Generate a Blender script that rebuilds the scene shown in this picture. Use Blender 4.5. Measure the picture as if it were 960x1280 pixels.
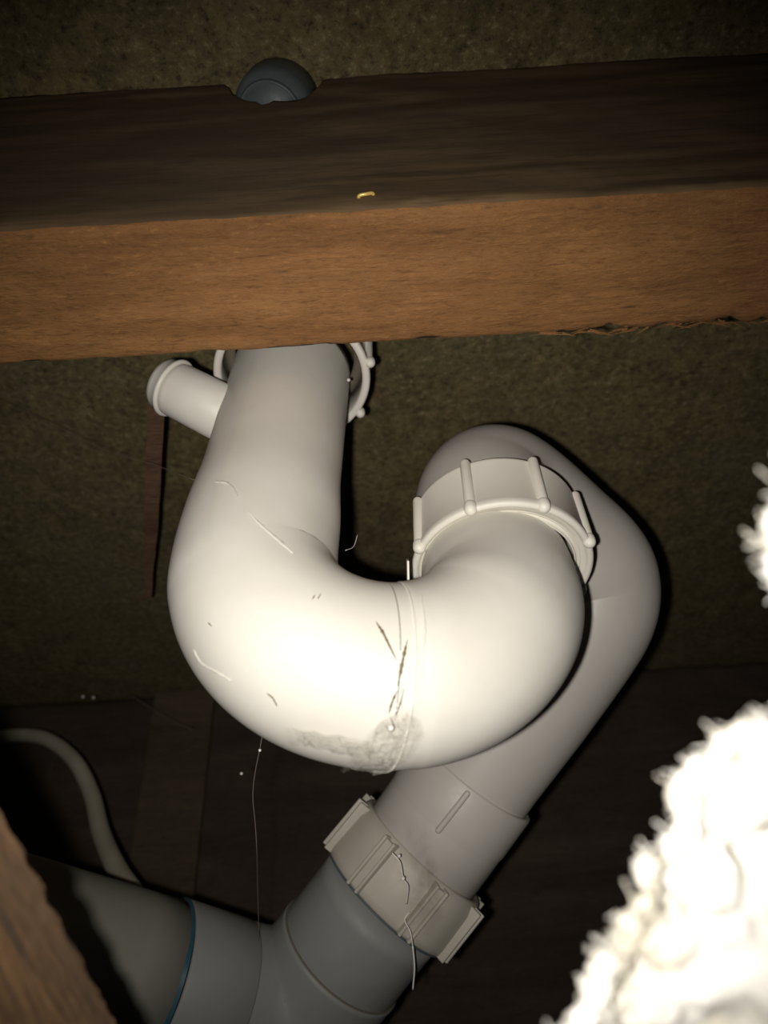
import bpy, bmesh, math, random
from mathutils import Vector, Matrix, noise
from mathutils.bvhtree import BVHTree
from math import sin, cos, pi, radians

# ------------------------------------------------------------------ frame of reference
# World: X along the joists, Y away from the viewer, Z up (metres).  The phone is held under a floor, looking up at it.
RHO, TILT = radians(3.3), radians(49.6)
s_, c_ = sin(TILT), cos(TILT)
e_ = Vector((sin(RHO), cos(RHO), 0)); zc = Vector((0, 0, 1))
AX = Vector((cos(RHO), -sin(RHO), 0)); AU = -s_*e_ + c_*zc; AF = c_*e_ + s_*zc
CAMZ = 0.60
EYE = Vector((0, 0, CAMZ))
def W(x, f, u):                      # millimetres relative to the phone -> world metres
    return Vector((x*.001, f*.001, CAMZ + u*.001))
def P(px, py, d):                    # measured point of the photograph at distance d mm -> world
    k = Vector(((px-480)*d/1000, (py-640)*d/1000, d))
    return W(AX.dot(k), AF.dot(k), AU.dot(k))
def cvec(x, y, z):                   # camera-axis direction -> world direction
    k = Vector((x, y, z)); return Vector((AX.dot(k), AF.dot(k), AU.dot(k)))

scn = bpy.context.scene
col = scn.collection
for o in list(bpy.data.objects): bpy.data.objects.remove(o)

# ------------------------------------------------------------------ camera
cam = bpy.data.cameras.new('camera')
cam.sensor_fit = 'VERTICAL'; cam.sensor_height = 36; cam.lens = 36*1000/1280
cam.clip_start = .005; cam.clip_end = 20
cam.dof.use_dof = True; cam.dof.focus_distance = .235; cam.dof.aperture_fstop = cam.lens/2.0
camo = bpy.data.objects.new('camera', cam); col.objects.link(camo)
r_, u_, b_ = cvec(1, 0, 0), cvec(0, -1, 0), cvec(0, 0, -1)
camo.matrix_world = Matrix(((r_.x, u_.x, b_.x, EYE.x), (r_.y, u_.y, b_.y, EYE.y), (r_.z, u_.z, b_.z, EYE.z), (0, 0, 0, 1)))
scn.camera = camo

# ------------------------------------------------------------------ light: the phone's flash beside the lens, nothing else but a trace of ambient
w = bpy.data.worlds.new('world'); scn.world = w; w.use_nodes = True
w.node_tree.nodes['Background'].inputs[0].default_value = (.9, .95, 1, 1)
w.node_tree.nodes['Background'].inputs[1].default_value = .002
fl = bpy.data.lights.new('phone_flash', 'SPOT')
fl.energy = 2.15; fl.color = (1, .95, .87); fl.shadow_soft_size = .0022
fl.spot_size = radians(88); fl.spot_blend = 1.0
flo = bpy.data.objects.new('phone_flash', fl); col.objects.link(flo)
flo.matrix_world = camo.matrix_world.copy()
flo.location = EYE + cvec(-.0095, .0035, 0)
aim = (P(455, 690, 300) - flo.location).normalized()
flo.rotation_euler = aim.to_track_quat('-Z', 'Y').to_euler()
vs = scn.view_settings
vs.view_transform = 'Standard'; vs.look = 'None'; vs.exposure = 0; vs.gamma = 1; vs.use_curve_mapping = False

# ------------------------------------------------------------------ materials
def new_mat(name, rough=.5, color=(.5, .5, .5)):
    m = bpy.data.materials.new(name); m.use_nodes = True
    b = m.node_tree.nodes['Principled BSDF']
    b.inputs['Roughness'].default_value = rough; b.inputs['Base Color'].default_value = (*color, 1)
    return m, m.node_tree, b
def N(t, typ, **kw):
    n = t.nodes.new(typ)
    for k, v in kw.items():
        if k in n.inputs: n.inputs[k].default_value = v
        else: setattr(n, k, v)
    return n
def coords(t, scale, rot=(0, 0, 0)):
    g = t.nodes.new('ShaderNodeNewGeometry'); mp = t.nodes.new('ShaderNodeMapping')
    mp.inputs['Scale'].default_value = scale; mp.inputs['Rotation'].default_value = rot
    t.links.new(g.outputs['Position'], mp.inputs['Vector']); return mp.outputs[0]
def ramp(t, src, stops):
    r = t.nodes.new('ShaderNodeValToRGB'); el = r.color_ramp.elements
    while len(el) < len(stops): el.new(.5)
    for q, (p, c) in zip(el, stops):
        q.position = p; q.color = (*c, 1) if len(c) == 3 else c
    t.links.new(src, r.inputs[0]); return r.outputs[0]
def noise_n(t, vec, scale, detail=6, rough=.6, dist=0):
    n = N(t, 'ShaderNodeTexNoise', Scale=scale, Detail=detail, Roughness=rough, Distortion=dist)
    t.links.new(vec, n.inputs['Vector']); return n.outputs['Fac']
def mixc(t, fac, a, b, mode='MIX'):
    m = t.nodes.new('ShaderNodeMix'); m.data_type = 'RGBA'; m.blend_type = mode
    for i, v in ((0, fac), (6, a), (7, b)):
        if hasattr(v, 'links'): t.links.new(v, m.inputs[i])
        else: m.inputs[i].default_value = v if not isinstance(v, tuple) else (*v, 1)
    return m.outputs[2]
def bump(t, b, h, dist, strength=1, prev=None):
    n = t.nodes.new('ShaderNodeBump'); n.inputs['Distance'].default_value = dist; n.inputs['Strength'].default_value = strength
    t.links.new(h, n.inputs['Height'])
    if prev: t.links.new(prev, n.inputs['Normal'])
    t.links.new(n.outputs[0], b.inputs['Normal']); return n.outputs[0]

def plastic(name, color, dark, rough=.42, grime=.35, ior=1.45):
    m, t, b = new_mat(name, rough)
    b.inputs['IOR'].default_value = ior
    v = coords(t, (1, 1, 1))
    big = noise_n(t, v, 38, 5, .6, .5); fine = noise_n(t, v, 420, 4, .7)
    c = mixc(t, ramp(t, big, [(.38, (0, 0, 0)), (.72, (grime,)*3)]), color, dark)
    c = mixc(t, ramp(t, fine, [(.66, (0, 0, 0)), (.82, (grime*.8,)*3)]), c, dark)
    t.links.new(c, b.inputs['Base Color'])
    t.links.new(ramp(t, fine, [(.3, (rough-.06,)*3), (.7, (rough+.1,)*3)]), b.inputs['Roughness'])
    bump(t, b, fine, .00004, .5)
    return m
M_white = plastic('cream_white_plastic', (.76, .735, .675), (.60, .565, .49))
M_nut = plastic('nut_plastic', (.78, .75, .685), (.62, .585, .51), .45)
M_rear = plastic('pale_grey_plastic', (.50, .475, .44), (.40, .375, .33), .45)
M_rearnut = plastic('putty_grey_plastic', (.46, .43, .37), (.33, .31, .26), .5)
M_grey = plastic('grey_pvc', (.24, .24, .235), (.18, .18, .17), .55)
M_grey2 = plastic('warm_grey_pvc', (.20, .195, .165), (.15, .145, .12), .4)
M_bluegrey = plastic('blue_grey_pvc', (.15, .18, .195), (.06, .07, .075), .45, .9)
M_cable = plastic('cable_sheath', (.50, .46, .36), (.26, .24, .18), .5)
M_blue, _, _ = new_mat('blue_solvent_cement', .35, (.02, .075, .11))
M_bluedark, _, _ = new_mat('dark_blue_cement', .5, (.07, .095, .12))
M_seam, _, _ = new_mat('dirt_in_seam', .7, (.14, .12, .09))
M_dirt, _, _ = new_mat('brown_residue', .6, (.16, .125, .07))
M_metal, _, b = new_mat('bright_staple', .35, (.95, .66, .20)); b.inputs['Metallic'].default_value = .35
M_drop, _, b = new_mat('water', .02, (.95, .97, 1)); b.inputs['Transmission Weight'].default_value = .6; b.inputs['IOR'].default_value = 1.33
M_thread, _, b = new_mat('spider_silk', .3, (.75, .72, .68))
M_thread_dim, _, b = new_mat('dusty_silk', .6, (.22, .17, .15))
M_black, _, _ = new_mat('painted_darkness', .9, (.012, .010, .008))  # darkness beyond the timbers is put into this near-black colour

def film(name, color, lo, hi, scale=160):
    m, t, b = new_mat(name, .45, color)
    v = coords(t, (1, 1, 1))
    n = noise_n(t, v, scale, 7, .68, 1.5)
    at = t.nodes.new('ShaderNodeAttribute'); at.attribute_name = 'cover'
    mu = t.nodes.new('ShaderNodeMath'); mu.operation = 'MULTIPLY'
    t.links.new(ramp(t, n, [(.36, (lo,)*3), (.66, (hi,)*3)]), mu.inputs[0]); t.links.new(at.outputs['Fac'], mu.inputs[1])
    t.links.new(mu.outputs[0], b.inputs['Alpha'])
    n2 = noise_n(t, v, scale*1.6, 6, .7, 2.5)
    wob = N(t, 'ShaderNodeTexNoise', Scale=scale*1.2, Detail=4); t.links.new(v, wob.inputs['Vector'])
    ad = t.nodes.new('ShaderNodeVectorMath'); ad.operation = 'MULTIPLY_ADD'; ad.inputs[1].default_value = (.006,)*3
    t.links.new(wob.outputs['Color'], ad.inputs[0]); t.links.new(v, ad.inputs[2])
    vo = N(t, 'ShaderNodeTexVoronoi', Scale=scale*1.1, feature='DISTANCE_TO_EDGE'); t.links.new(ad.outputs[0], vo.inputs['Vector'])
    fold = ramp(t, vo.outputs['Distance'], [(0, (1,)*3), (.045, (0, 0, 0))])
    c = ramp(t, n2, [(.35, tuple(q*.75 for q in color)), (.6, color)])
    t.links.new(mixc(t, fold, c, tuple(q*.42 for q in color)), b.inputs['Base Color'])
    bump(t, b, vo.outputs['Distance'], .0006, .8)
    return m
M_film = film('dusty_film', (.68, .65, .58), .12, .72)
M_film_clear = film('clear_tape', (.72, .70, .64), .12, .6, 220)

# chipboard
def chipboard():
    m, t, b = new_mat('chipboard', .85)
    v = coords(t, (1, 1, 1))
    vw = N(t, 'ShaderNodeTexVoronoi', Scale=210, Randomness=1.0)
    mp = coords(t, (1, .55, 1), (0, 0, .5)); t.links.new(mp, vw.inputs['Vector'])
    big = noise_n(t, v, 9, 6, .62, .6); mid = noise_n(t, v, 85, 8, .75, .4); fine = noise_n(t, v, 300, 4, .8)
    c = ramp(t, mid, [(.3, (.085, .068, .026)), (.5, (.155, .126, .054)), (.72, (.25, .205, .095))])
    flake = ramp(t, vw.outputs['Color'], [(.1, (.74, .74, .72)), (.9, (1.18, 1.14, 1.05))])
    c = mixc(t, .8, c, flake, 'MULTIPLY')
    c = mixc(t, ramp(t, big, [(.42, (0, 0, 0)), (.66, (.75,)*3)]), c, (.165, .138, .072))
    c = mixc(t, ramp(t, noise_n(t, v, 17, 5, .6, 1.), [(.56, (0, 0, 0)), (.72, (.6,)*3)]), c, (.16, .095, .048))
    c = mixc(t, ramp(t, fine, [(.54, (0, 0, 0)), (.68, (.6,)*3)]), c, (.42, .34, .19))
    c = mixc(t, ramp(t, fine, [(.34, (.8,)*3), (.47, (0, 0, 0))]), c, (.03, .024, .012))
    t.links.new(c, b.inputs['Base Color'])
    p = bump(t, b, mid, .0016, .9); bump(t, b, fine, .0007, .9, p)
    return m
M_chip = chipboard()

def sawn(name, c0, c1, c2, axis_rot=(0, 0, 0), stretch=(9, 60, 60)):
    """rough-sawn timber: torn fibres running along local X of the mapping"""
    m, t, b = new_mat(name, .8)
    v = coords(t, stretch, axis_rot)
    v2 = coords(t, (stretch[0]*5, stretch[1]*5, stretch[2]*5), axis_rot)
    v3 = coords(t, (1, 1, 1), axis_rot)
    a = noise_n(t, v, 1.2, 8, .62, .8); f = noise_n(t, v2, 1.6, 7, .72, .3); big = noise_n(t, v3, 16, 4, .6, .5)
    c = ramp(t, a, [(.28, c0), (.5, c1), (.74, c2)])
    c = mixc(t, ramp(t, f, [(.30, (.8,)*3), (.44, (0, 0, 0))]), c, tuple(q*.42 for q in c0))
    c = mixc(t, ramp(t, f, [(.62, (0, 0, 0)), (.78, (.6,)*3)]), c, tuple(min(1, q*1.25) for q in c2))
    c = mixc(t, ramp(t, big, [(.36, (.55,)*3), (.6, (0, 0, 0))]), c, c0)
    g = noise_n(t, coords(t, (stretch[0]*26, stretch[1]*9, stretch[2]*9), axis_rot), 1.3, 5, .75)
    c = mixc(t, ramp(t, g, [(.30, (.55,)*3), (.46, (0, 0, 0))]), c, tuple(q*.5 for q in c0))
    c = mixc(t, ramp(t, g, [(.56, (0, 0, 0)), (.72, (.45,)*3)]), c, tuple(min(1, q*1.35) for q in c2))
    tear = noise_n(t, coords(t, (stretch[0]*4, stretch[1]*3.2, stretch[2]*3.2), axis_rot), 1., 9, .7, 2.2)
    c = mixc(t, ramp(t, tear, [(.27, (.85,)*3), (.36, (0, 0, 0))]), c, tuple(q*.35 for q in c0))
    t.links.new(c, b.inputs['Base Color'])
    p = bump(t, b, a, .0012, .8); p = bump(t, b, f, .0007, 1, p); bump(t, b, g, .0006, 1, p)
    return m
M_sawn = sawn('sawn_face', (.20, .086, .026), (.315, .146, .046), (.42, .205, .070))
def planed():
    m, t, b = new_mat('aged_planed_face', .85)
    d = noise_n(t, coords(t, (3.5, 9, 9)), 1.5, 3, .5, .3)
    base = noise_n(t, coords(t, (3.2, 1, 21)), 1.0, 2.5, .45, .15)
    mu = t.nodes.new('ShaderNodeMath'); mu.operation = 'MULTIPLY'; mu.inputs[1].default_value = 62
    t.links.new(base, mu.inputs[0])
    si = t.nodes.new('ShaderNodeMath'); si.operation = 'SINE'; t.links.new(mu.outputs[0], si.inputs[0])
    mr = t.nodes.new('ShaderNodeMapRange'); mr.inputs['From Min'].default_value = -1; t.links.new(si.outputs[0], mr.inputs['Value'])
    d2 = noise_n(t, coords(t, (7, 60, 60)), 1.2, 5, .6, .4)
    av = t.nodes.new('ShaderNodeMix'); av.inputs[0].default_value = .55
    t.links.new(mr.outputs[0], av.inputs[2]); t.links.new(d2, av.inputs[3])
    f = noise_n(t, coords(t, (30, 330, 330)), 1.2, 6, .7)
    c = ramp(t, av.outputs[0], [(.12, (.062, .036, .015)), (.5, (.112, .068, .030)), (.85, (.165, .104, .048))])
    c = mixc(t, ramp(t, f, [(.32, (.6,)*3), (.5, (0, 0, 0))]), c, (.046, .025, .013))
    c = mixc(t, ramp(t, d, [(.45, (0, 0, 0)), (.7, (.55,)*3)]), c, (.085, .062, .040))
    t.links.new(c, b.inputs['Base Color'])
    bump(t, b, f, .0004, .6)
    return m
M_planed = planed()
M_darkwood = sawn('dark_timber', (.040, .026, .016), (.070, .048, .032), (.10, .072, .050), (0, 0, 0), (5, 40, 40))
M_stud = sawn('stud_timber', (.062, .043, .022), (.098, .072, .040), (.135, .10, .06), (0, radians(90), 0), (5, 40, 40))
M_sliver = sawn('sliver_timber', (.095, .046, .024), (.15, .078, .042), (.20, .115, .065), (0, radians(80), 0), (8, 60, 60))

def wool():
    m, t, b = new_mat('glass_wool', .95)
    v = coords(t, (1, 1, 1))
    n = noise_n(t, v, 60, 6, .6, .6)
    t.links.new(ramp(t, n, [(.28, (.40, .35, .26)), (.40, (.72, .68, .58)), (.52, (.92, .90, .85))]), b.inputs['Base Color'])  # darker noise tones paint shaded recesses into the wool colour
    bump(t, b, noise_n(t, v, 900, 6, .7), .0002, .6)
    return m
M_wool = wool()

# ------------------------------------------------------------------ mesh helpers
def cover(o, vals=None):
    a = o.data.attributes.new('cover', 'FLOAT', 'POINT')
    a.data.foreach_set('value', vals or [1.0]*len(o.data.vertices)); return o

def tag(o, label=None, cat=None, group=None, kind=None):
    if label: o['label'] = label
    if cat: o['category'] = cat
    if group: o['group'] = group
    if kind: o['kind'] = kind
    return o
def root(name, loc, label, cat, group=None):
    o = bpy.data.objects.new(name, None); o.empty_display_size = .01; o.location = loc; col.objects.link(o)
    return tag(o, label, cat, group)
def wloc(o):
    v = Vector((0, 0, 0))
    while o: v += o.location; o = o.parent
    return v
def obj(name, vf, mat, parent=None, smooth=True, loc=None, label=None):
    verts, faces = vf[0], vf[1]
    base = wloc(parent) if parent else Vector((0, 0, 0))
    if loc is None:
        loc = sum((Vector(v) for v in verts), Vector())/len(verts)
    me = bpy.data.meshes.new(name)
    me.from_pydata([tuple(Vector(v)-loc) for v in verts], [], faces)
    bm = bmesh.new(); bm.from_mesh(me); bmesh.ops.recalc_face_normals(bm, faces=bm.faces); bm.to_mesh(me); bm.free()
    for mm in (mat if isinstance(mat, (list, tuple)) else [mat]): me.materials.append(mm)
    if smooth: me.polygons.foreach_set('use_smooth', [True]*len(me.polygons))
    o = bpy.data.objects.new(name, me); col.objects.link(o)
    o.parent = parent; o.location = loc - base
    if label: o['label'] = label
    return o
def join(*parts):
    V, F = [], []
    for v, f in parts:
        k = len(V); V += list(v); F += [tuple(i+k for i in q) for q in f]
    return V, F
def catmull(pts, n=10):
    out = []
    pts = [Vector(p) for p in pts]
    ext = [2*pts[0]-pts[1]] + pts + [2*pts[-1]-pts[-2]]
    for i in range(1, len(ext)-2):
        p0, p1, p2, p3 = ext[i-1:i+3]
        for k in range(n):
            t = k/n
            out.append(.5*((2*p1)+(p2-p0)*t+(2*p0-5*p1+4*p2-p3)*t*t+(3*p1-p0-3*p2+p3)*t**3))
    out.append(pts[-1]); return out
def frames(path, ref=None):
    T = []
    for i in range(len(path)):
        a = path[max(0, i-1)]; b = path[min(len(path)-1, i+1)]; T.append((b-a).normalized())
    n = ref if ref else T[0].orthogonal()
    n = (n - T[0]*n.dot(T[0])).normalized(); fr = []
    for i, t in enumerate(T):
        if i: n = T[i-1].rotation_difference(t) @ n
        n = (n - t*n.dot(t)).normalized(); fr.append((t, n, t.cross(n)))
    return fr
def tube(path, rad, seg=64, wall=None, shape=None, ref=None, caps=True):
    """swept tube; rad number or f(u 0..1); shape(u, ang) gives an extra radial offset; wall makes it hollow with open ends"""
    fr = frames(path, ref); V, F = [], []; n = len(path)
    L = [0]
    for i in range(1, n): L.append(L[-1]+(path[i]-path[i-1]).length)
    def ring(i, off):
        u = L[i]/L[-1]; t, a, b = fr[i]; r0 = (rad(u) if callable(rad) else rad)
        for k in range(seg):
            g = 2*pi*k/seg; r = r0 + off + (shape(u, g) if shape and off == 0 else 0)
            V.append(path[i] + (a*cos(g)+b*sin(g))*r)
    for i in range(n): ring(i, 0)
    for i in range(n-1):
        for k in range(seg):
            q = (k+1) % seg; F.append((i*seg+k, i*seg+q, (i+1)*seg+q, (i+1)*seg+k))
    if wall:
        o = len(V)
        for i in range(n): ring(i, -wall)
        for i in range(n-1):
            for k in range(seg):
                q = (k+1) % seg; F.append((o+i*seg+q, o+i*seg+k, o+(i+1)*seg+k, o+(i+1)*seg+q))
        for i in (0, n-1):
            for k in range(seg):
                q = (k+1) % seg; F.append((i*seg+k, i*seg+q, o+i*seg+q, o+i*seg+k))
    elif caps:
        F.append(tuple(range(seg))); F.append(tuple((n-1)*seg+k for k in reversed(range(seg))))
    return V, F
def basis(A, ref=Vector((0, 1, 0))):
    A = A.normalized(); a = (ref - A*ref.dot(A)).normalized(); return A, a, A.cross(a)
def lathe(O, A, prof, seg=96, ref=Vector((0, -1, 0)), closed=True):
    """prof: (radius, height) in mm; closed loop profile makes a solid ring"""
    A, a, b = basis(A, ref); V, F = [], []; m = len(prof)
    for r, h in prof:
        for k in range(seg):
            g = 2*pi*k/seg; V.append(O + A*h*.001 + (a*cos(g)+b*sin(g))*r*.001)
    for i in range(m if closed else m-1):
        j = (i+1) % m
        for k in range(seg):
            q = (k+1) % seg; F.append((i*seg+k, i*seg+q, j*seg+q, j*seg+k))
    return V, F
def arcs(cx, cy, r, a0, a1, n=6):
    return [(cx+r*cos(radians(a0+(a1-a0)*i/n)), cy+r*sin(radians(a0+(a1-a0)*i/n))) for i in range(n+1)]
def capsule(p, q, r, seg=16, r2=None, nr=5):
    p, q = Vector(p), Vector(q); d = (q-p).normalized(); r2 = r2 or r
    a = d.orthogonal().normalized(); b = d.cross(a); V, F = [], []
    rows = [(p - d*r*cos(pi/2*i/nr), max(r*sin(pi/2*i/nr), r*.05)) for i in range(nr+1)]
    rows += [(q + d*r2*sin(pi/2*i/nr), max(r2*cos(pi/2*i/nr), r2*.05)) for i in range(nr+1)]
    for c, rr in rows:
        for k in range(seg):
            g = 2*pi*k/seg; V.append(c+(a*cos(g)+b*sin(g))*rr)
    for i in range(len(rows)-1):
        for k in range(seg):
            w2 = (k+1) % seg; F.append((i*seg+k, i*seg+w2, (i+1)*seg+w2, (i+1)*seg+k))
    F.append(tuple(range(seg))); F.append(tuple((len(rows)-1)*seg+k for k in range(seg)))
    return V, F
def rbox(C, ax, size, bev=.0006):
    """bevelled box: centre, three axes, three sizes (m)"""
    bm = bmesh.new(); bmesh.ops.create_cube(bm, size=1)
    for v in bm.verts: v.co = Vector((v.co.x*size[0], v.co.y*size[1], v.co.z*size[2]))
    bmesh.ops.bevel(bm, geom=bm.edges[:], offset=bev, segments=3, profile=.5, affect='EDGES')
    V = [C + ax[0]*v.co.x + ax[1]*v.co.y + ax[2]*v.co.z for v in bm.verts]
    bm.verts.index_update(); F = [tuple(v.index for v in f.verts) for f in bm.faces]; bm.free(); return V, F

# ------------------------------------------------------------------ the setting
CEIL = .290                                   # underside of the floor above the phone
def build_ceiling():
    x0, x1, y0, y1 = -.46, .46, -.06, .60; st = .004
    nx, ny = int((x1-x0)/st), int((y1-y0)/st)
    V, F = [], []
    for j in range(ny+1):
        for i in range(nx+1):
            x, y = x0+i*st, y0+j*st
            z = CEIL+CAMZ + .0007*noise.noise(Vector((x*30, y*30, 0))) + .0005*noise.noise(Vector((x*110, y*110, 3)))
            V.append((x, y, z))
    for j in range(ny):
        for i in range(nx):
            cx, cy = x0+(i+.5)*st, y0+(j+.5)*st
            a = j*(nx+1)+i; F.append((a, a+nx+1, a+nx+2, a+1))
    k = len(V)                                # upper skin gives the board its thickness
    V += [(x0, y0, CEIL+CAMZ+.019), (x1, y0, CEIL+CAMZ+.019), (x1, y1, CEIL+CAMZ+.019), (x0, y1, CEIL+CAMZ+.019)]
    F.append((k, k+1, k+2, k+3))
    me = bpy.data.meshes.new('ceiling'); me.from_pydata(V, [], F); me.materials.append(M_chip)
    me.polygons.foreach_set('use_smooth', [True]*len(me.polygons))
    o = bpy.data.objects.new('ceiling', me); col.objects.link(o)
    tag(o, 'rough olive-brown chipboard underside of the floor above the pipes', kind='structure')
build_ceiling()
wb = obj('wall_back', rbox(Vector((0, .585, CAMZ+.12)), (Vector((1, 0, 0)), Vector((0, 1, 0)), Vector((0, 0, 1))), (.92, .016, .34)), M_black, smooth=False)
tag(wb, 'wall far behind the timbers, coloured near-black for the darkness there', kind='structure')

def beam(name, xr, yr, zr, mats, step=.0022, notch=None, rag=.0011, seed=0, ragged=None):
    """sawn timber running along X with slightly uneven faces and torn arrises; zr top may be notched by notch(x)"""
    xs = [xr[0]+(xr[1]-xr[0])*i/int((xr[1]-xr[0])/step) for i in range(int((xr[1]-xr[0])/step)+1)]
    w_, h_ = yr[1]-yr[0], zr[1]-zr[0]
    nw, nh = max(3, int(w_/step)), max(3, int(h_/step))
    loop = [(yr[0]+w_*i/nw, 0, 0) for i in range(nw)] + [(yr[1], j/nh, 1) for j in range(nh)] \
         + [(yr[1]-w_*i/nw, 1, 2) for i in range(nw)] + [(yr[0], 1-j/nh, 3) for j in range(nh)]
    V, F, mi = [], [], []; m = len(loop)
    for x in xs:
        top = zr[1] - (notch(x) if notch else 0)
        for (y, hh, sd) in loop:
            z = zr[0]+(top-zr[0])*hh
            p = Vector((x*45, y*140, z*140+seed)); q = Vector((x*220, y*500, z*500+seed))
            d = rag*(.6*noise.noise(p)+.4*noise.noise(q))
            edge = min(abs(y-yr[0]), abs(y-yr[1]))+min(abs(z-zr[0]), abs(z-top))
            if edge < .0015:                  # chipped arris
                ch = .0010+.0022*max(0, noise.noise(Vector((x*90, y*20, z*20+seed+7))))
                y += ch*(1 if y < (yr[0]+yr[1])/2 else -1)*.6; z += ch*(1 if hh < .5 else -1)*.6
            if sd in (0, 2): z += d*(1 if sd == 0 else 0)
            else: y += d*.6*(-1 if sd == 3 else 1)
            if ragged and sd in (0, 1) and hh < .03: 
                dy = ragged(x, y)
                y += dy
            V.append((x, y, z+CAMZ))
    for i in range(len(xs)-1):
        for k in range(m):
            q = (k+1) % m; F.append((i*m+k, (i+1)*m+k, (i+1)*m+q, i*m+q)); mi.append(0 if loop[k][2] == 0 else 1)
    F.append(tuple(range(m))); F.append(tuple((len(xs)-1)*m+k for k in reversed(range(m)))); mi += [0, 0]
    o = obj(name, (V, F), mats, smooth=False)
    o.data.polygons.foreach_set('material_index', mi)
    o.data.polygons.foreach_set('use_smooth', [True]*(len(mi)-2)+[False]*2)
    return o
def notch(x):
    c, hw = -.0280, .0160
    t = (x-c)/hw
    if abs(t) > 1: return .0
    return .0165*(1-abs(t)**3.2)**.6 + .0030*noise.noise(Vector((x*240, 0, 5)))
def torn(x, y):
    if y < .150 or x < .045: return 0
    k = min(1, (x-.045)/.03)
    return k*(.0022*noise.noise(Vector((x*160, 0, 9)))+.0022*noise.noise(Vector((x*420, 0, 2)))-.0006)
j1 = beam('floor_joist', (-.32, .32), (.110, .155), (.200, .2885), [M_sawn, M_planed], .0020, notch, seed=0, ragged=torn)
tag(j1, 'big timber joist crossing the top with orange sawn lower face and dark brown side', 'timber')
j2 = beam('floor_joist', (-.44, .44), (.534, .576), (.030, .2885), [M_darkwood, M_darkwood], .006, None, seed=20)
tag(j2, 'deep dark joist at the back behind the pipes', 'timber')
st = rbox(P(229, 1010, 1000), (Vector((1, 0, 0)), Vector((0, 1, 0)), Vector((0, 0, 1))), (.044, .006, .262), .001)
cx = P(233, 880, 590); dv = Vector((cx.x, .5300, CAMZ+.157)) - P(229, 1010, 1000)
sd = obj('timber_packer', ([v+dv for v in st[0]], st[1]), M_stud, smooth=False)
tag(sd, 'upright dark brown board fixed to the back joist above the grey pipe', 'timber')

# torn splinters hanging off the lower back arris of the near joist
random.seed(4)
sp = []
for i in range(60):
    x = random.uniform(.045, .145) if i % 6 else random.uniform(.03, .18)
    L = random.uniform(.002, .009); y = .1545+random.uniform(-.0015, .001); z = CAMZ+.2012
    a = Vector((x, y, z)); d = Vector((random.choice((-1, 1))*L, random.uniform(0, .0028), random.uniform(-.0012, .0012)))
    w1 = Vector((0, .0004+random.random()*.0004, 0)); w2 = Vector((0, 0, .0005))
    sp.append(([a, a+w1, a+w1+w2, a+w2, a+d], [(0, 1, 2, 3), (0, 1, 4), (1, 2, 4), (2, 3, 4), (3, 0, 4)]))
s0 = obj('splinter', join(*sp), M_sawn, j1, smooth=False); s0['kind'] = 'stuff'
# blob of putty on that arris and the small staple in the side face
pu = lathe(P(414, 423, 249), Vector((0, 0, 1)), [(.2, -1.2), (1.6, -.9), (2.4, .2), (2.2, 1.4), (.2, 1.8)], 14, closed=False)
obj('putty_dab', ([v+Vector((noise.noise(v*700)*.0008,)*3) for v in pu[0]], pu[1]), M_seam, j1, label='grey-brown dab on lower edge')
def hit_joist(px, py):
    d = (P(px, py, 300)-EYE).normalized(); t = (.1097-EYE.y)/d.y; return EYE+d*t
a, b2 = hit_joist(449, 246), hit_joist(466, 243.5)
stp = [a+Vector((0, .0010, 0)), a+Vector((0, -.0003, 0)), a.lerp(b2, .5)+Vector((0, -.0006, -.0002)), b2+Vector((0, -.0003, .0002)), b2+Vector((0, .0010, 0))]
tag(obj('staple', tube(catmull(stp, 5), .0005, 10), M_metal), 'tiny brassy staple glinting in the dark side of the near joist', 'staple')

# waste pipe end coming through the notch at the top of the joist
wr = root('waste_pipe', W(-29.8, 116, 275), 'blue-grey pipe end poking through the notch at top of the joist', 'pipe')
WP = W(-28.3-.16*285, 116.5-.12*285, 0)*1
prof = [(.3, 276.5)] + [(13.2*sin(radians(a)), 285.5-9.5*cos(radians(a))) for a in range(8, 91, 8)] + [(13.2, 287), (13.2, 310), (11, 310), (11, 290), (.3, 290)]
obj('pipe_end', lathe(WP, Vector((.16, .12, 1)), prof, 64, closed=False), M_bluegrey, wr)
obj('inner_rim', lathe(WP, Vector((.16, .12, 1)), [(9.6, 278.4), (10.3, 278.6), (10.6, 279.6), (10.0, 280.4), (9.4, 279.4)], 48), M_bluegrey, wr)

# ------------------------------------------------------------------ the trap (nearest white U bend)
def trap_path():
    U0, R, xc, F1, F2, k = 129, 33.5, -2, 172, 184, .16
    L = [(-R, 100), (-R, 80), (-R, 60), (-R, 40), (-R, 20), (-R, 6)] + [(-R*cos(radians(a)), -R*sin(radians(a))) for a in range(8, 176, 8)] + [(R, 0), (R, 14), (R, 30)]
    out = []
    for x, h in L:
        q = (x+R)/(2*R)
        lean = (.052*max(0, h-4) if x < 0 else .05*max(0, h))
        if x > 0: F2 = 184+.27*max(0, h+20)
        out.append(W(xc+x+lean, F1+(F2-F1)*q+k*h, U0+h))
    return out
TP = catmull(trap_path(), 6)
trap = root('sink_trap', W(-2, 172, 96), 'large cream-white plastic U-shaped trap nearest the lens, hanging below the joist', 'pipe trap')
def trap_shape(u, g):
    # the spout half is a separate moulding pushed into the first: tiny step at the joint and a faint parting line
    r = .00018*(1 if u > .655 else 0)
    r += .00028*math.exp(-((g-.35)/.020)**2)
    return r
def trap_r(u):
    k = min(1, max(0, (u-.25)/.10)); k = k*k*(3-2*k)
    e = min(1, max(0, (u-.86)/.10))
    return .0211+.0011*k-.0008*e
body_vf = tube(TP, trap_r, 96, shape=trap_shape, ref=Vector((0, -1, 0)))
body = obj('pipe_body', body_vf, M_white, trap)
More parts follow.
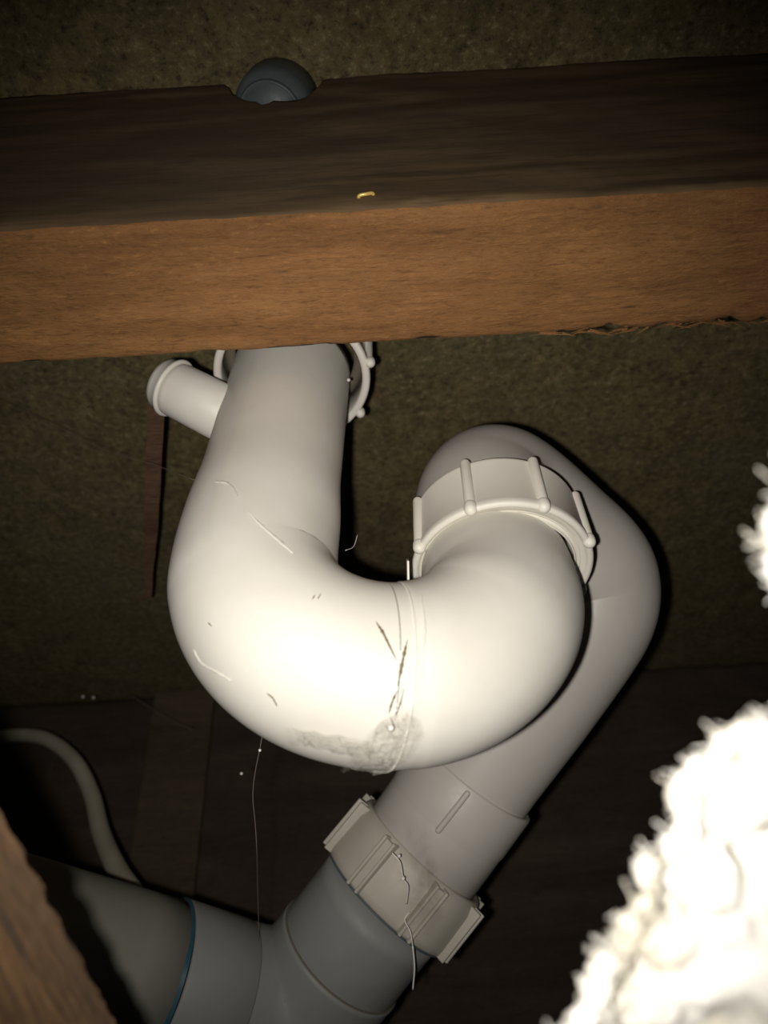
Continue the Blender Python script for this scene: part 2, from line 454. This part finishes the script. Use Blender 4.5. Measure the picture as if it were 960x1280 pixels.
BV = BVHTree.FromPolygons([tuple(v) for v in body_vf[0]], body_vf[1])
def on_trap(px, py, lift=0.0):
    d = (P(px, py, 300)-EYE).normalized(); h = BV.ray_cast(EYE, d)
    if h[0] is None: return None
    n = h[1] if h[1].dot(d) < 0 else -h[1]
    return h[0]+n*lift, n
# raised joint ring: swept where the two mouldings meet
def near_index(px, py, d):
    q = P(px, py, d); return min(range(len(TP)), key=lambda i: (TP[i]-q).length)
ij = near_index(484, 842, 193)
tj = (TP[ij+1]-TP[ij-1]).normalized()
ring_axis = (tj + cvec(0, .06, .06)).normalized()
obj('joint_ring', lathe(TP[ij], ring_axis, [(21.6, -1.2)]+arcs(22.0, -.6, .5, 200, 90, 4)+[(22.15, 0.2)]+arcs(22.1, 1.2, .45, 100, -20, 4)+[(21.6, 1.9)], 120), M_nut, trap)
obj('seam_line', lathe(TP[ij]-ring_axis*.0021, ring_axis, [(21.7, -.18), (22.10, -.12), (22.12, .08), (21.7, .18)], 120), M_seam, trap, label='dark dirty seam beside joint ring')
# flash tab standing up from the seam
t0, _ = on_trap(511, 745, 0)
tb = rbox(P(510, 727, 219), (cvec(1, 0, 0), cvec(.02, 1, 0), cvec(0, 0, 1)), (.0006, .0120, .010), .0002)
obj('moulding_tab', tb, M_nut, trap)

# union nut on the outlet leg
def nut(name, parent, O, A, prof, ribs, seg=120, mat=M_nut, ref=Vector((0, -1, 0)), offs=22.5, n=8, lab=None):
    nt = obj(name, lathe(O, A, prof, seg, ref), mat, parent, label=lab)
    Ax, a, b = basis(A, ref)
    for k in range(n):
        g = radians(offs+k*360/n); rd = a*cos(g)+b*sin(g)
        obj('grip_rib', ribs(Ax, rd, Ax.cross(rd)), mat, nt)
    return nt
NO, NA = W(34.3, 194.8, 141.2), Vector((.03, .13, 1)).normalized()
prof1 = [(22.0, .2), (24.4, .1)] + arcs(26.0, -.1, 1.15, 200, 350, 8) + [(26.9, 1.6), (26.5, 2.6), (25.9, 19)] + arcs(24.6, 19.6, 1.4, 0, 90, 4) + [(21.0, 21), (21.0, 6), (22.6, 2)]
def ribs1(A, r, t_):
    p = NO+A*-.0004+r*.0267; q = NO+A*.0198+r*.0263
    return join(capsule(p, q, .0016, 14), capsule(p+A*-.0002, p+A*.0010, .0019, 14))
nut('union_nut', trap, NO, NA, prof1, ribs1, lab='round nut with long grip ribs on the right leg')
obj('nut_inner_lip', lathe(NO, NA, [(21.4, -1.2)]+arcs(22.5, -.6, .8, 220, 20, 6)+[(23.2, .2), (21.4, .8)], 96), M_nut, trap)

# loose back nut around the inlet leg, mostly hidden by the joist
BO, BA = W(-30, 185.5, 223.5), Vector((.03, .13, 1)).normalized()
prof2 = [(25.0, 0), (25.4, -1)] + arcs(26.8, -.2, 1.1, 240, 360, 4) + [(28.0, 1.4), (27.4, 2.2), (27.2, 14)] + [(28.6, 14.4), (28.8, 16.4), (27.0, 17), (25.4, 16.4), (25.2, 3)]
def ribs2(A, r, t_):
    return join(capsule(BO+A*.0002+r*.0281, BO+A*.015+r*.0281, .0013, 12), capsule(BO+A*-.0004+r*.0286, BO+A*.0006+r*.0286, .0018, 12))
nut('back_nut', trap, BO, BA, prof2, ribs2, offs=-10, lab='thin-walled nut standing clear of the left leg')
obj('rubber_washer', lathe(BO+BA*.013, BA, [(21.9, 0), (25.5, 0), (25.5, 3), (21.9, 3)], 72), M_seam, trap)

# capped spigot on the left
SA, SB = P(330, 543, 262), P(207, 480, 272)
sdir = (SB-SA).normalized()
L = (SB-SA).length*1000
spg = obj('inlet_spigot', lathe(SA, sdir, [(.4, 0), (9.6, 0), (9.4, L-6)]+[(9.2, L-4), (.4, L-4)], 64, closed=False), M_white, trap)
obj('end_cap', lathe(SA, sdir, [(.4, L-4.4), (9.3, L-4.4)]+arcs(9.5, L-3.6, .85, 270, 400, 7)+[(9.6, L-2.6), (9.2, L-.4), (8.4, L+1.1), (6.7, L+2.2), (4.1, L+2.9), (1.8, L+3.1), (.3, L+3.15)], 64, closed=False), M_white, spg, label='rounded blanking cap')

# ------------------------------------------------------------------ outlet bend behind the trap
ctrl = [P(617, 680, 254), P(612, 650, 262), P(608, 627, 271), P(620, 616, 279), P(650, 634, 285), P(692, 670, 291), P(728, 703, 294), P(741, 728, 296), P(738, 760, 296), P(716, 799, 296), P(650, 890, 295), P(590, 973, 295), P(545, 1036, 295)]
out = root('outlet_bend', P(640, 800, 300), 'pale grey elbow pipe curving down behind the white trap on the right', 'pipe')
OPATH = catmull(ctrl, 10)
def out_r(u):
    r = .0237
    if u < .12: r = .0240-.0003*u/.12
    if u > .70: r = .0237-.0009*min(1, (u-.70)/.14)
    return r
def out_shape(u, g):
    return .0002*math.exp(-((g-2.2)/.03)**2)
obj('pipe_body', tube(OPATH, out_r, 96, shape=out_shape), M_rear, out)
# faint moulding ridge where the bend starts
def ring_at(path, i, prof, name, mat, parent, seg=96, A=None):
    tt = A or (path[i+1]-path[i-1]).normalized()
    return obj(name, lathe(path[i], tt, prof, seg), mat, parent)
# socket and coupling
sk0 = P(594, 970, 296); ax2 = (P(482, 1122, 305)-P(529, 1062, 296)).normalized()
sk1 = P(529, 1062, 295)
sl = (sk1-sk0).length*1000; sax = (sk1-sk0).normalized()
obj('socket', lathe(sk0, sax, [(22.6, 0), (24.2, .1), (24.6, .8), (24.4, sl*.50), (24.1, sl*.54), (24.0, sl*.57), (23.9, sl+8), (22, sl+8)], 96), M_rear, out)
def surf(px, py, vfs):
    pass
fb = basis(sax, Vector((0, -1, 0)))
rb = None
# long raised mould rib on the socket
_sv = lathe(sk0, sax, [(24.5, -3), (24.3, sl*.9)], 96, closed=False)
sb = BVHTree.FromPolygons([tuple(v) for v in _sv[0]], _sv[1])
def cast(bv, px, py):
    d = (P(px, py, 300)-EYE).normalized(); h = bv.ray_cast(EYE, d); return h[0]
pa, pb = cast(sb, 584, 992), cast(sb, 548, 1038)
if pa and pb: obj('mould_rib', capsule(pa, pb, .0011, 12), M_rear, out)
CO = P(520, 1074, 296)
CA = (P(482, 1123, 293.5)-P(529, 1065, 296)).normalized()
prof3 = [(23.6, -4.5), (26.2, -4.5), (26.8, -4.0), (28.2, 0), (28.7, 14), (28.4, 16.4), (27.6, 17.2), (25.0, 17.2), (24.6, 16), (23.5, 10)]
def ribs3(A, r, t_):
    c0 = CO+A*.0066
    return join(rbox(c0+r*.0285+t_*.0021, (A, r, t_), (.0205, .0050, .0012), .0004), rbox(c0+r*.0285-t_*.0021, (A, r, t_), (.0205, .0050, .0012), .0004),
                rbox(c0+r*.0282, (A, r, t_), (.0190, .0026, .0036), .0004))
nut('coupling_nut', out, CO, CA, prof3, ribs3, mat=M_rearnut, ref=cvec(0, 0, -1), offs=-8, n=8, lab='putty-coloured coupling nut with paired flat grips')

# ------------------------------------------------------------------ grey drain elbow and pipe, bottom left
E0 = CO+CA*.0174; E1 = P(428, 1186, 316)
EC = P(366, 1268, 297); L0 = P(46, 1184, 264)
drn = root('drain_elbow', EC, 'mid-grey plastic drain elbow below the coupling nut at the bottom', 'pipe')
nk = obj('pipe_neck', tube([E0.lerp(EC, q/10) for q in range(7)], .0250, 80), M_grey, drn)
da, db = (E0-EC).normalized(), (L0-EC).normalized()
k0 = EC+da*.034; k1 = EC+db*.030
arc = [EC+da*.030, EC+da*.023] + [((1-t)**2)*(EC+da*.022)+2*t*(1-t)*EC+t*t*(EC+db*.022) for t in [i/10 for i in range(1, 10)]] + [EC+db*.023, EC+db*.030]
obj('rim_cement', lathe(CO+CA*.0172, CA, [(25.0, .25), (27.6, .25), (27.3, .7), (25.0, 1.2)], 96), M_bluedark, drn, label='dark blue cement under the nut')
obj('branch_seam', lathe(EC+db*.0276, db, [(25.0, 0), (26.0, -.1), (26.0, .3), (25.0, .4)], 96), M_seam, drn, label='dark seam line')
obj('elbow_body', tube(catmull(arc, 4), .0258, 80), M_grey, drn)
obj('socket_seam', lathe(EC+da*.0300, da, [(24.9, 0), (25.5, -.1), (25.5, .35), (24.9, .5)], 96), M_seam, drn, label='dark seam line')
obj('elbow_socket', lathe(EC+db*.0275, db, [(24, 0), (25.7, 0), (26.2, .5), (26.5, 24.5), (26.2, 25.4), (24.6, 25.4)], 96), M_grey, drn)
pip = root('drain_pipe', P(150, 1210, 300), 'warm grey plastic pipe running out at the bottom left', 'pipe')
PE = EC+db*.0536
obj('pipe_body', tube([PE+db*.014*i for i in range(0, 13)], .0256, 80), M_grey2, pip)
def blue_prof():
    return None
A_, a_, b_2 = basis(db, cvec(0, -1, 0))
V, F = [], []
for k in range(97):
    g = 2*pi*k/96; wd = .0004+.0011*max(0, noise.noise(Vector((cos(g)*2, sin(g)*2, 4))))+.0018*max(0, -cos(g-.5))**2
    for h in (-.0006, wd):
        V.append(PE+db*(.0007+h)+(a_*cos(g)+b_2*sin(g))*(.0267 if h < 0 else .0260))
for k in range(96): F.append((2*k, 2*k+1, 2*k+3, 2*k+2))
obj('cement_line', (V, F), M_blue, pip, label='line of blue solvent cement')

# ------------------------------------------------------------------ cable
cp = [P(-60, 945, 520), P(-15, 926, 515), P(20, 919, 505), P(58, 924, 485), P(92, 950, 460), P(114, 992, 435), P(126, 1040, 405), P(146, 1086, 375), P(176, 1130, 350), P(212, 1180, 352), P(240, 1240, 356)]
tag(obj('cable', tube(catmull(cp, 10), lambda u: .0042+.0014*max(0, u-.35), 24), M_cable), 'off-white electric cable curling down behind the grey pipe at left', 'cable')

# ------------------------------------------------------------------ rough timber close to the lens, lower left
tA, tB = P(-60, 905, 120), P(185, 1353, 128)
td = (tB-tA).normalized(); tn = (cvec(.62, -.3, -1)); tn = (tn-td*tn.dot(td)).normalized(); tw = td.cross(tn)
if tw.dot(cvec(-1, 0, 0)) < 0: tw = -tw
def near_timber():
    Lx, Wd, Th = (tB-tA).length, .05, .020; nx, nw, nt = 220, 90, 30; V, F = [], []
    loop = [(i/nw, 0) for i in range(nw)]+[(1, j/nt) for j in range(nt)]+[(1-i/nw, 1) for i in range(nw)]+[(0, 1-j/nt) for j in range(nt)]
    for i in range(nx+1):
        for (a, t) in loop:
            x = Lx*i/nx
            d = .0004*noise.noise(Vector((x*60, a*Wd*900, t*Th*900)))+.0003*noise.noise(Vector((x*400, a*Wd*1500, 3+t)))
            e = .0005*noise.noise(Vector((x*300, 3, 3)))+.0003*noise.noise(Vector((x*900, 3, 8)))
            V.append(tA+td*x+tw*(a*Wd+(e if a == 0 else 0))-tn*(t*Th)+tn*d*(1 if t == 0 else 0)+tw*(d if a == 0 else 0))
    m = len(loop)
    for i in range(nx):
        for k in range(m):
            q = (k+1) % m; F.append((i*m+k, i*m+q, (i+1)*m+q, (i+1)*m+k))
    F.append(tuple(range(m))); F.append(tuple(nx*m+k for k in range(m)))
    return V, F
def mat_near():
    m, t, b = new_mat('near_rough_timber', .85)
    g = t.nodes.new('ShaderNodeTexCoord')
    def mp(sc):
        q = t.nodes.new('ShaderNodeMapping'); q.inputs['Scale'].default_value = sc; t.links.new(g.outputs['Object'], q.inputs[0]); return q.outputs[0]
    n = noise_n(t, mp((70, 900, 900)), 1.0, 6, .62, .5)
    n2 = noise_n(t, mp((12, 90, 90)), 1.0, 3, .5, .3)
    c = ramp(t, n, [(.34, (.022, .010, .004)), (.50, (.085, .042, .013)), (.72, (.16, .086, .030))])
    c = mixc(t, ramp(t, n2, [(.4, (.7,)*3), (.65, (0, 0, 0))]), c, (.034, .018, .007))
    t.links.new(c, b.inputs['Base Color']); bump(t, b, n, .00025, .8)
    return m
nv, nf = near_timber(); q0 = tA.lerp(tB, .5); Q = Matrix((td, tw, td.cross(tw)))      # rows: local axes
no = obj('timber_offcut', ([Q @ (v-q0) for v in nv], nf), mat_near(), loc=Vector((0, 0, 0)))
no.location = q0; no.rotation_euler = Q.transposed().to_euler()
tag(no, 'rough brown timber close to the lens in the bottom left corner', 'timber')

# ------------------------------------------------------------------ wooden sliver on the board at left
def on_ceil(px, py):
    d = (P(px, py, 300)-EYE).normalized(); t = CEIL/d.z; return EYE+d*t
s1 = P(185, 748, 402); s2 = P(196, 484, 288); dn = s2-s1; V, F = [], []
for i in range(21):
    q = i/20; c = s1+dn*q; w_ = .0030+.0034*min(1, q*2.2); h_ = .0008+.0026*q
    jx = .0005*noise.noise(Vector((q*9, 0, 0))); side = Vector((1, 0, 0))
    for a, bq in ((-.5, 0), (.5, 0), (.5, 1), (-.5, 1)):
        V.append(c+side*(w_*a+jx)+Vector((0, 0, bq*h_)))
for i in range(20):
    for k in range(4): F.append((4*i+k, 4*i+(k+1) % 4, 4*i+4+(k+1) % 4, 4*i+4+k))
F += [(0, 1, 2, 3), (80, 83, 82, 81)]
tag(obj('wood_sliver', (V, F), M_sliver, smooth=False), 'long thin reddish wood sliver leaning away behind the capped spigot', 'wood sliver')

# ------------------------------------------------------------------ glass wool, very close on the right
def blob(c, r, seed, sub=2):
    bm = bmesh.new(); bmesh.ops.create_icosphere(bm, subdivisions=sub, radius=1)
    V = []
    for v in bm.verts:
        n = v.co.normalized(); k = 1+.35*noise.noise(n*1.7+Vector((seed, seed*1.7, 0)))
        V.append(c+n*r*k)
    bm.verts.index_update(); F = [tuple(x.index for x in f.verts) for f in bm.faces]; bm.free(); return V, F
def wool_mass(name, edge, inner, label, dep, seed, vox=.00055):
    random.seed(seed); parts = []
    # torn tufts along the edge
    for i in range(len(edge)-1):
        (x0, y0), (x1, y1) = edge[i], edge[i+1]
        n = max(2, int(math.hypot(x1-x0, y1-y0)/9))
        for k in range(n):
            t = k/n; x, y = x0+(x1-x0)*t, y0+(y1-y0)*t
            for q in range(2):
                parts.append(blob(P(x+random.uniform(2, 20), y+random.uniform(0, 16), dep+random.uniform(-5, 7)), random.uniform(.0007, .0016), random.random()*50, 1))
    for (x, y, rpx, dd) in inner:
        parts.append(blob(P(x, y, dep+dd), rpx*dep/1e6, random.random()*50, 3))
    o = obj(name, join(*parts), M_wool)
    m = o.modifiers.new('remesh', 'REMESH'); m.mode = 'VOXEL'; m.voxel_size = vox; m.use_smooth_shade = True
    tx = bpy.data.textures.new(name, 'CLOUDS'); tx.noise_scale = .0032; tx.noise_depth = 4
    d = o.modifiers.new('lumps', 'DISPLACE'); d.texture = tx; d.texture_coords = 'GLOBAL'; d.strength = .0016; d.mid_level = .52
    tag(o, label, 'insulation')
    # stray fibres
    V, F = [], []
    for i in range(len(edge)-1):
        (x0, y0), (x1, y1) = edge[i], edge[i+1]
        for k in range(int(math.hypot(x1-x0, y1-y0)/2.2)):
            t = random.random(); a = P(x0+(x1-x0)*t+random.uniform(6, 40), y0+(y1-y0)*t+random.uniform(0, 30), dep+random.uniform(-6, 6))
            d1 = cvec(random.uniform(-1.4, .5), random.uniform(-1.2, .7), random.uniform(-1, 1)).normalized()
            pth = catmull([a, a+d1*.0014, a+d1*.0026+cvec(random.uniform(-1, 1), random.uniform(-1, 1), 0)*.0009], 3)
            v, f = tube(pth, .00008, 4); k0 = len(V); V += v; F += [tuple(j+k0 for j in q) for q in f]
    fb_ = obj('loose_fibres', (V, F), M_wool, o); fb_['kind'] = 'stuff'
    return o
SH=(14, 12)
edge = [(672, 1300), (700, 1262), (716, 1250), (722, 1205), (742, 1180), (752, 1172), (762, 1128), (782, 1122), (790, 1100), (786, 1064), (812, 1050), (832, 1022), (836, 985), (830, 958), (850, 938), (868, 948), (882, 912), (902, 896), (918, 902), (928, 886), (945, 884), (958, 902), (990, 880), (1030, 860)]
edge = [(x+SH[0], y+SH[1]) for x, y in edge]
inner = [(770, 1300, 60, 6), (800, 1235, 58, 5), (815, 1160, 42, 4), (850, 1190, 70, 6), (860, 1080, 48, 3), (905, 1120, 85, 8), (890, 1000, 42, 2), (925, 975, 55, 3), (965, 1040, 85, 8), (960, 1200, 100, 6), (880, 1290, 90, 8), (1040, 960, 85, 5), (1060, 1120, 110, 8), (1060, 1280, 110, 8), (960, 1370, 110, 8), (820, 1380, 90, 8), (740, 1370, 60, 6), (938, 905, 14, -4), (946, 925, 20, -4)]
inner = [(x+SH[0], y+SH[1], r, d) for x, y, r, d in inner]
wool_mass('insulation_batt', edge, inner, 'big overexposed clump of torn white glass wool filling the lower right', 78, 11)
edge2 = [(958, 578), (952, 610), (950, 640), (940, 660), (942, 690), (956, 712), (975, 735)]
edge2 = [(x+16, y) for x, y in edge2]
inner2 = [(972, 610, 18, 1), (965, 640, 14, 1), (962, 672, 16, 0), (985, 690, 30, 3), (1010, 640, 46, 4), (1050, 680, 50, 5)]
inner2 = [(x+18, y, r, d) for x, y, r, d in inner2]
wool_mass('insulation_tuft', edge2, inner2, 'small white tuft of glass wool at the right edge above the big clump', 80, 5)

# ------------------------------------------------------------------ dirt, tape and cobwebs
def ribbon(pts, wd, mat, name, parent, label=None, lift=.00012, seed=0):
    """irregular thin strip of residue laid on the trap's surface"""
    P2 = [Vector((x, y, 0)) for x, y in pts]; pc = catmull(P2, 8); V, F = [], []
    for i, c in enumerate(pc):
        a = pc[max(0, i-1)]; b = pc[min(len(pc)-1, i+1)]; t = (b-a).normalized(); n = Vector((-t.y, t.x, 0))
        w_ = wd*(.35+.9*abs(noise.noise(Vector((i*.33, seed, 0)))))*min(1, 3*i/len(pc)+.15, 3*(len(pc)-1-i)/len(pc)+.15)
        row = []
        for q in (-1, -.3, .4, 1):
            h = on_trap(c.x+n.x*w_*q, c.y+n.y*w_*q, lift+(.00035 if abs(q) < .9 else 0)*(.6+.6*noise.noise(Vector((i*.5, q, seed)))))
            if h is None: row = None; break
            row.append(h[0])
        if row is None: continue
        V += row
    for i in range(len(V)//4-1):
        for k in range(3): F.append((4*i+k, 4*i+k+1, 4*i+5+k, 4*i+4+k))
    if F: return cover(obj(name, (V, F), mat, parent, label=label), [(.15, 1, 1, .15)[k % 4] for k in range(len(V))])
ribbon([(470, 778), (478, 790), (486, 806), (496, 826)], 3.4, M_dirt, 'dirt_streak', trap, seed=1)
ribbon([(509, 800), (505, 818), (501, 838), (497, 858)], 3.6, M_dirt, 'dirt_streak', trap, seed=2)
ribbon([(497, 862), (490, 878), (486, 892)], 2.6, M_seam, 'dirt_streak', trap, seed=3)
ribbon([(505, 860), (500, 880), (494, 896)], 2.0, M_dirt, 'dirt_streak', trap, seed=6)
ribbon([(488, 896), (492, 908), (488, 916)], 3.0, M_seam, 'dirt_streak', trap, seed=8)
ribbon([(390, 750), (394, 744)], 1.4, M_dirt, 'dirt_streak', trap, seed=4)
ribbon([(397, 749), (401, 743)], 1.3, M_dirt, 'dirt_streak', trap, seed=5)
ribbon([(261, 778), (265, 783)], 1.5, M_dirt, 'dirt_streak', trap, seed=7)
ribbon([(334, 866), (341, 872), (347, 882)], 1.8, M_dirt, 'dirt_streak', trap, seed=9)
ribbon([(310, 640), (330, 660), (350, 677), (366, 692)], 4.5, M_white, 'tape_crease', trap, seed=10, lift=.00005)
ribbon([(243, 812), (252, 828), (268, 838), (290, 850)], 4.0, M_white, 'tape_crease', trap, seed=12, lift=.0002)
ribbon([(268, 602), (286, 605), (300, 625)], 4.0, M_white, 'tape_crease', trap, seed=13, lift=.00005)
ribbon([(527, 745), (531, 780), (530, 810), (524, 850), (516, 880)], 2.6, M_white, 'tape_edge', trap, seed=14)

def patch(poly_rows, mat, name, parent, lift, amp, seed, thick=0):
    """crinkled sheet draped over the trap: rows of (x0,x1,y)"""
    V, F = [], []; nx = 26; rows = []
    for j, (x0, x1, y0, y1) in enumerate(poly_rows):
        row = []
        for i in range(nx+1):
            t = i/nx; x = x0+(x1-x0)*t; y = y0+(y1-y0)*t
            n = noise.noise(Vector((x*.06, y*.06, seed))); n2 = noise.noise(Vector((x*.2, y*.2, seed)))
            h = on_trap(x, y, lift+amp*(.5+.5*n)+amp*.35*n2)
            row.append(h[0] if h else None)
        rows.append(row)
    idx = {}
    for j, row in enumerate(rows):
        for i, p in enumerate(row):
            if p is not None: idx[(j, i)] = len(V); V.append(p)
    for j in range(len(rows)-1):
        for i in range(nx):
            q = [(j, i), (j, i+1), (j+1, i+1), (j+1, i)]
            if all(k in idx for k in q): F.append(tuple(idx[k] for k in q))
    used = sorted({i for f in F for i in f}); mp = {a: b for b, a in enumerate(used)}
    fade = {}
    nr = len(rows)-1
    for (j, i), k in idx.items():
        fade[k] = min(1, 4.5*min(i/nx, 1-i/nx))*min(1, 4.5*j/nr, 7*(1-j/nr)+.35)
    return cover(obj(name, ([V[i] for i in used], [tuple(mp[i] for i in f) for f in F]), mat, parent), [fade[i] for i in used])
rows = []
for j in range(15):
    y = 880+j*5.2; t = j/14
    rows.append((500-75*t**.7, 522+6*math.sin(t*3)-30*max(0, t-.5), y+2, y-2))
patch(rows, M_film, 'tape_wrap', trap, .0004, .0022, 3)
rows = []
for j in range(8):
    t = j/7; rows.append((352+10*t, 470, 905-2+t*22, 922+t*26))
patch(rows, M_film, 'tape_wrap', trap, .0003, .0014, 9)
# hanging gob under the joint
gob = P(468, 948, 195)
gv, gf = blob(gob, .0034, 3, 3)
gv = [gob+(v-gob)*1.0+cvec(1, 0, 0)*(v-gob).dot(cvec(1, 0, 0))*1.0 for v in gv]
gv = [v+cvec(0, 1, 0)*.0011*noise.noise(v*600) for v in gv]
cover(obj('tape_gob', (gv, gf), M_film, trap, label='crumpled dusty knot under the joint'))

def strand(pts, r, mat, label, group=None, n=8):
    return tag(obj('cobweb_strand', tube(catmull([P(*p) for p in pts], n), r, 6), mat), label, 'cobweb', group)
strand([(331, 900, 208), (325, 935, 214), (319, 965, 220), (316, 995, 226), (319, 1030, 232), (321, 1065, 238), (322, 1110, 260), (324, 1180, 285)], .00011, M_thread_dim, 'thin cobweb thread hanging straight down from the trap to the grey elbow')
strand([(0, 498, 372), (60, 527, 350), (130, 562, 320), (190, 580, 290), (243, 600, 252)], .00011, M_thread_dim, 'faint cobweb strand slanting across the chipboard to the left side of the trap')
strand([(165, 870, 520), (205, 895, 500), (240, 912, 480)], .00022, M_thread_dim, 'short faint cobweb strand in the dark below and left of the trap')
strand([(432, 688, 232), (442, 683, 238), (447, 668, 244)], .00012, M_thread, 'tiny cobweb wisp in the inner corner of the trap')
strand([(516, 1183, 258), (518, 1210, 258), (516, 1237, 259)], .00028, M_thread, 'bright white thread hanging from the coupling nut')
strand([(512, 1140, 262), (506, 1150, 261), (513, 1165, 259), (516, 1184, 258)], .00020, M_thread, 'kinked silk thread on the face of the coupling nut')
strand([(461, 1185, 284), (457, 1205, 284), (460, 1228, 284), (456, 1252, 284)], .00022, M_thread, 'crooked silk thread on the grey neck under the coupling nut')
strand([(490, 1066, 262), (500, 1078, 261), (504, 1098, 260), (510, 1108, 260), (508, 1130, 261)], .00022, M_thread, 'wet silk thread crossing the upper edge of the coupling nut')

# sheet of web sagging across the coupling nut
def sheet(rows, name, label, mat, seed):
    V, F = [], []; n = 14
    for j, (a, b, d) in enumerate(rows):
        for i in range(n+1):
            t = i/n; V.append(P(a[0]+(b[0]-a[0])*t, a[1]+(b[1]-a[1])*t, d+1.6*noise.noise(Vector((i*.5, j*.5, seed)))))
    for j in range(len(rows)-1):
        for i in range(n): a = j*(n+1)+i; F.append((a, a+1, a+n+2, a+n+1))
    return tag(cover(obj(name, (V, F), mat), [min(1, 3*min(i/n, 1-i/n))*(1 if 0 < j < len(rows)-1 else 0) for j in range(len(rows)) for i in range(n+1)]), label, 'cobweb')
M_veil = film('cobweb_veil', (.30, .28, .24), .05, .34, 90)
sheet([((500, 1010), (535, 1022), 263), ((505, 1050), (545, 1062), 262), ((512, 1090), (552, 1104), 261), ((508, 1130), (556, 1142), 261), ((500, 1165), (545, 1178), 262)], 'cobweb_sheet', 'dusty veil of cobweb hanging over the coupling nut', M_veil, 2)
sheet([((448, 1178), (500, 1176), 279), ((450, 1205), (510, 1202), 279), ((452, 1235), (505, 1240), 280), ((455, 1262), (490, 1268), 281)], 'cobweb_sheet', 'smaller dusty veil of cobweb on the grey neck at the bottom', M_veil, 5)

drops = [((436, 475, 268), .0006, 'clear water bead beside the upper right side of the trap leg'),
         ((104, 871, 500), .0010, 'left of two tiny bright beads in the dark left of the trap'),
         ((117, 872, 500), .0010, 'right of two tiny bright beads in the dark left of the trap'),
         ((302, 967, 300), .0006, 'single tiny bright bead in the dark below the trap'),
         ((325, 938, 213), .0004, 'tiny bead on the hanging cobweb thread'),
         ((376, 1248, 303), .0010, 'pale bead standing in for the flash glint on the grey elbow at the bottom'),  # specular glint of the elbow, added as a small pale bead
         ((489, 910, 168), .0007, 'glistening drop in the dusty tape at the trap joint'),
         ((504, 1098, 259), .0007, 'upper glistening drop in the web on the coupling nut'),
         ((499, 1070, 260), .0006, 'small drop at the upper edge of the coupling nut')]
for p, r, lb in drops:
    c = P(*p); v, f = blob(c, r, .1, 2)
    tag(obj('drop_glint', (v, f), M_thread), lb, 'water drop', 'beads and drops')
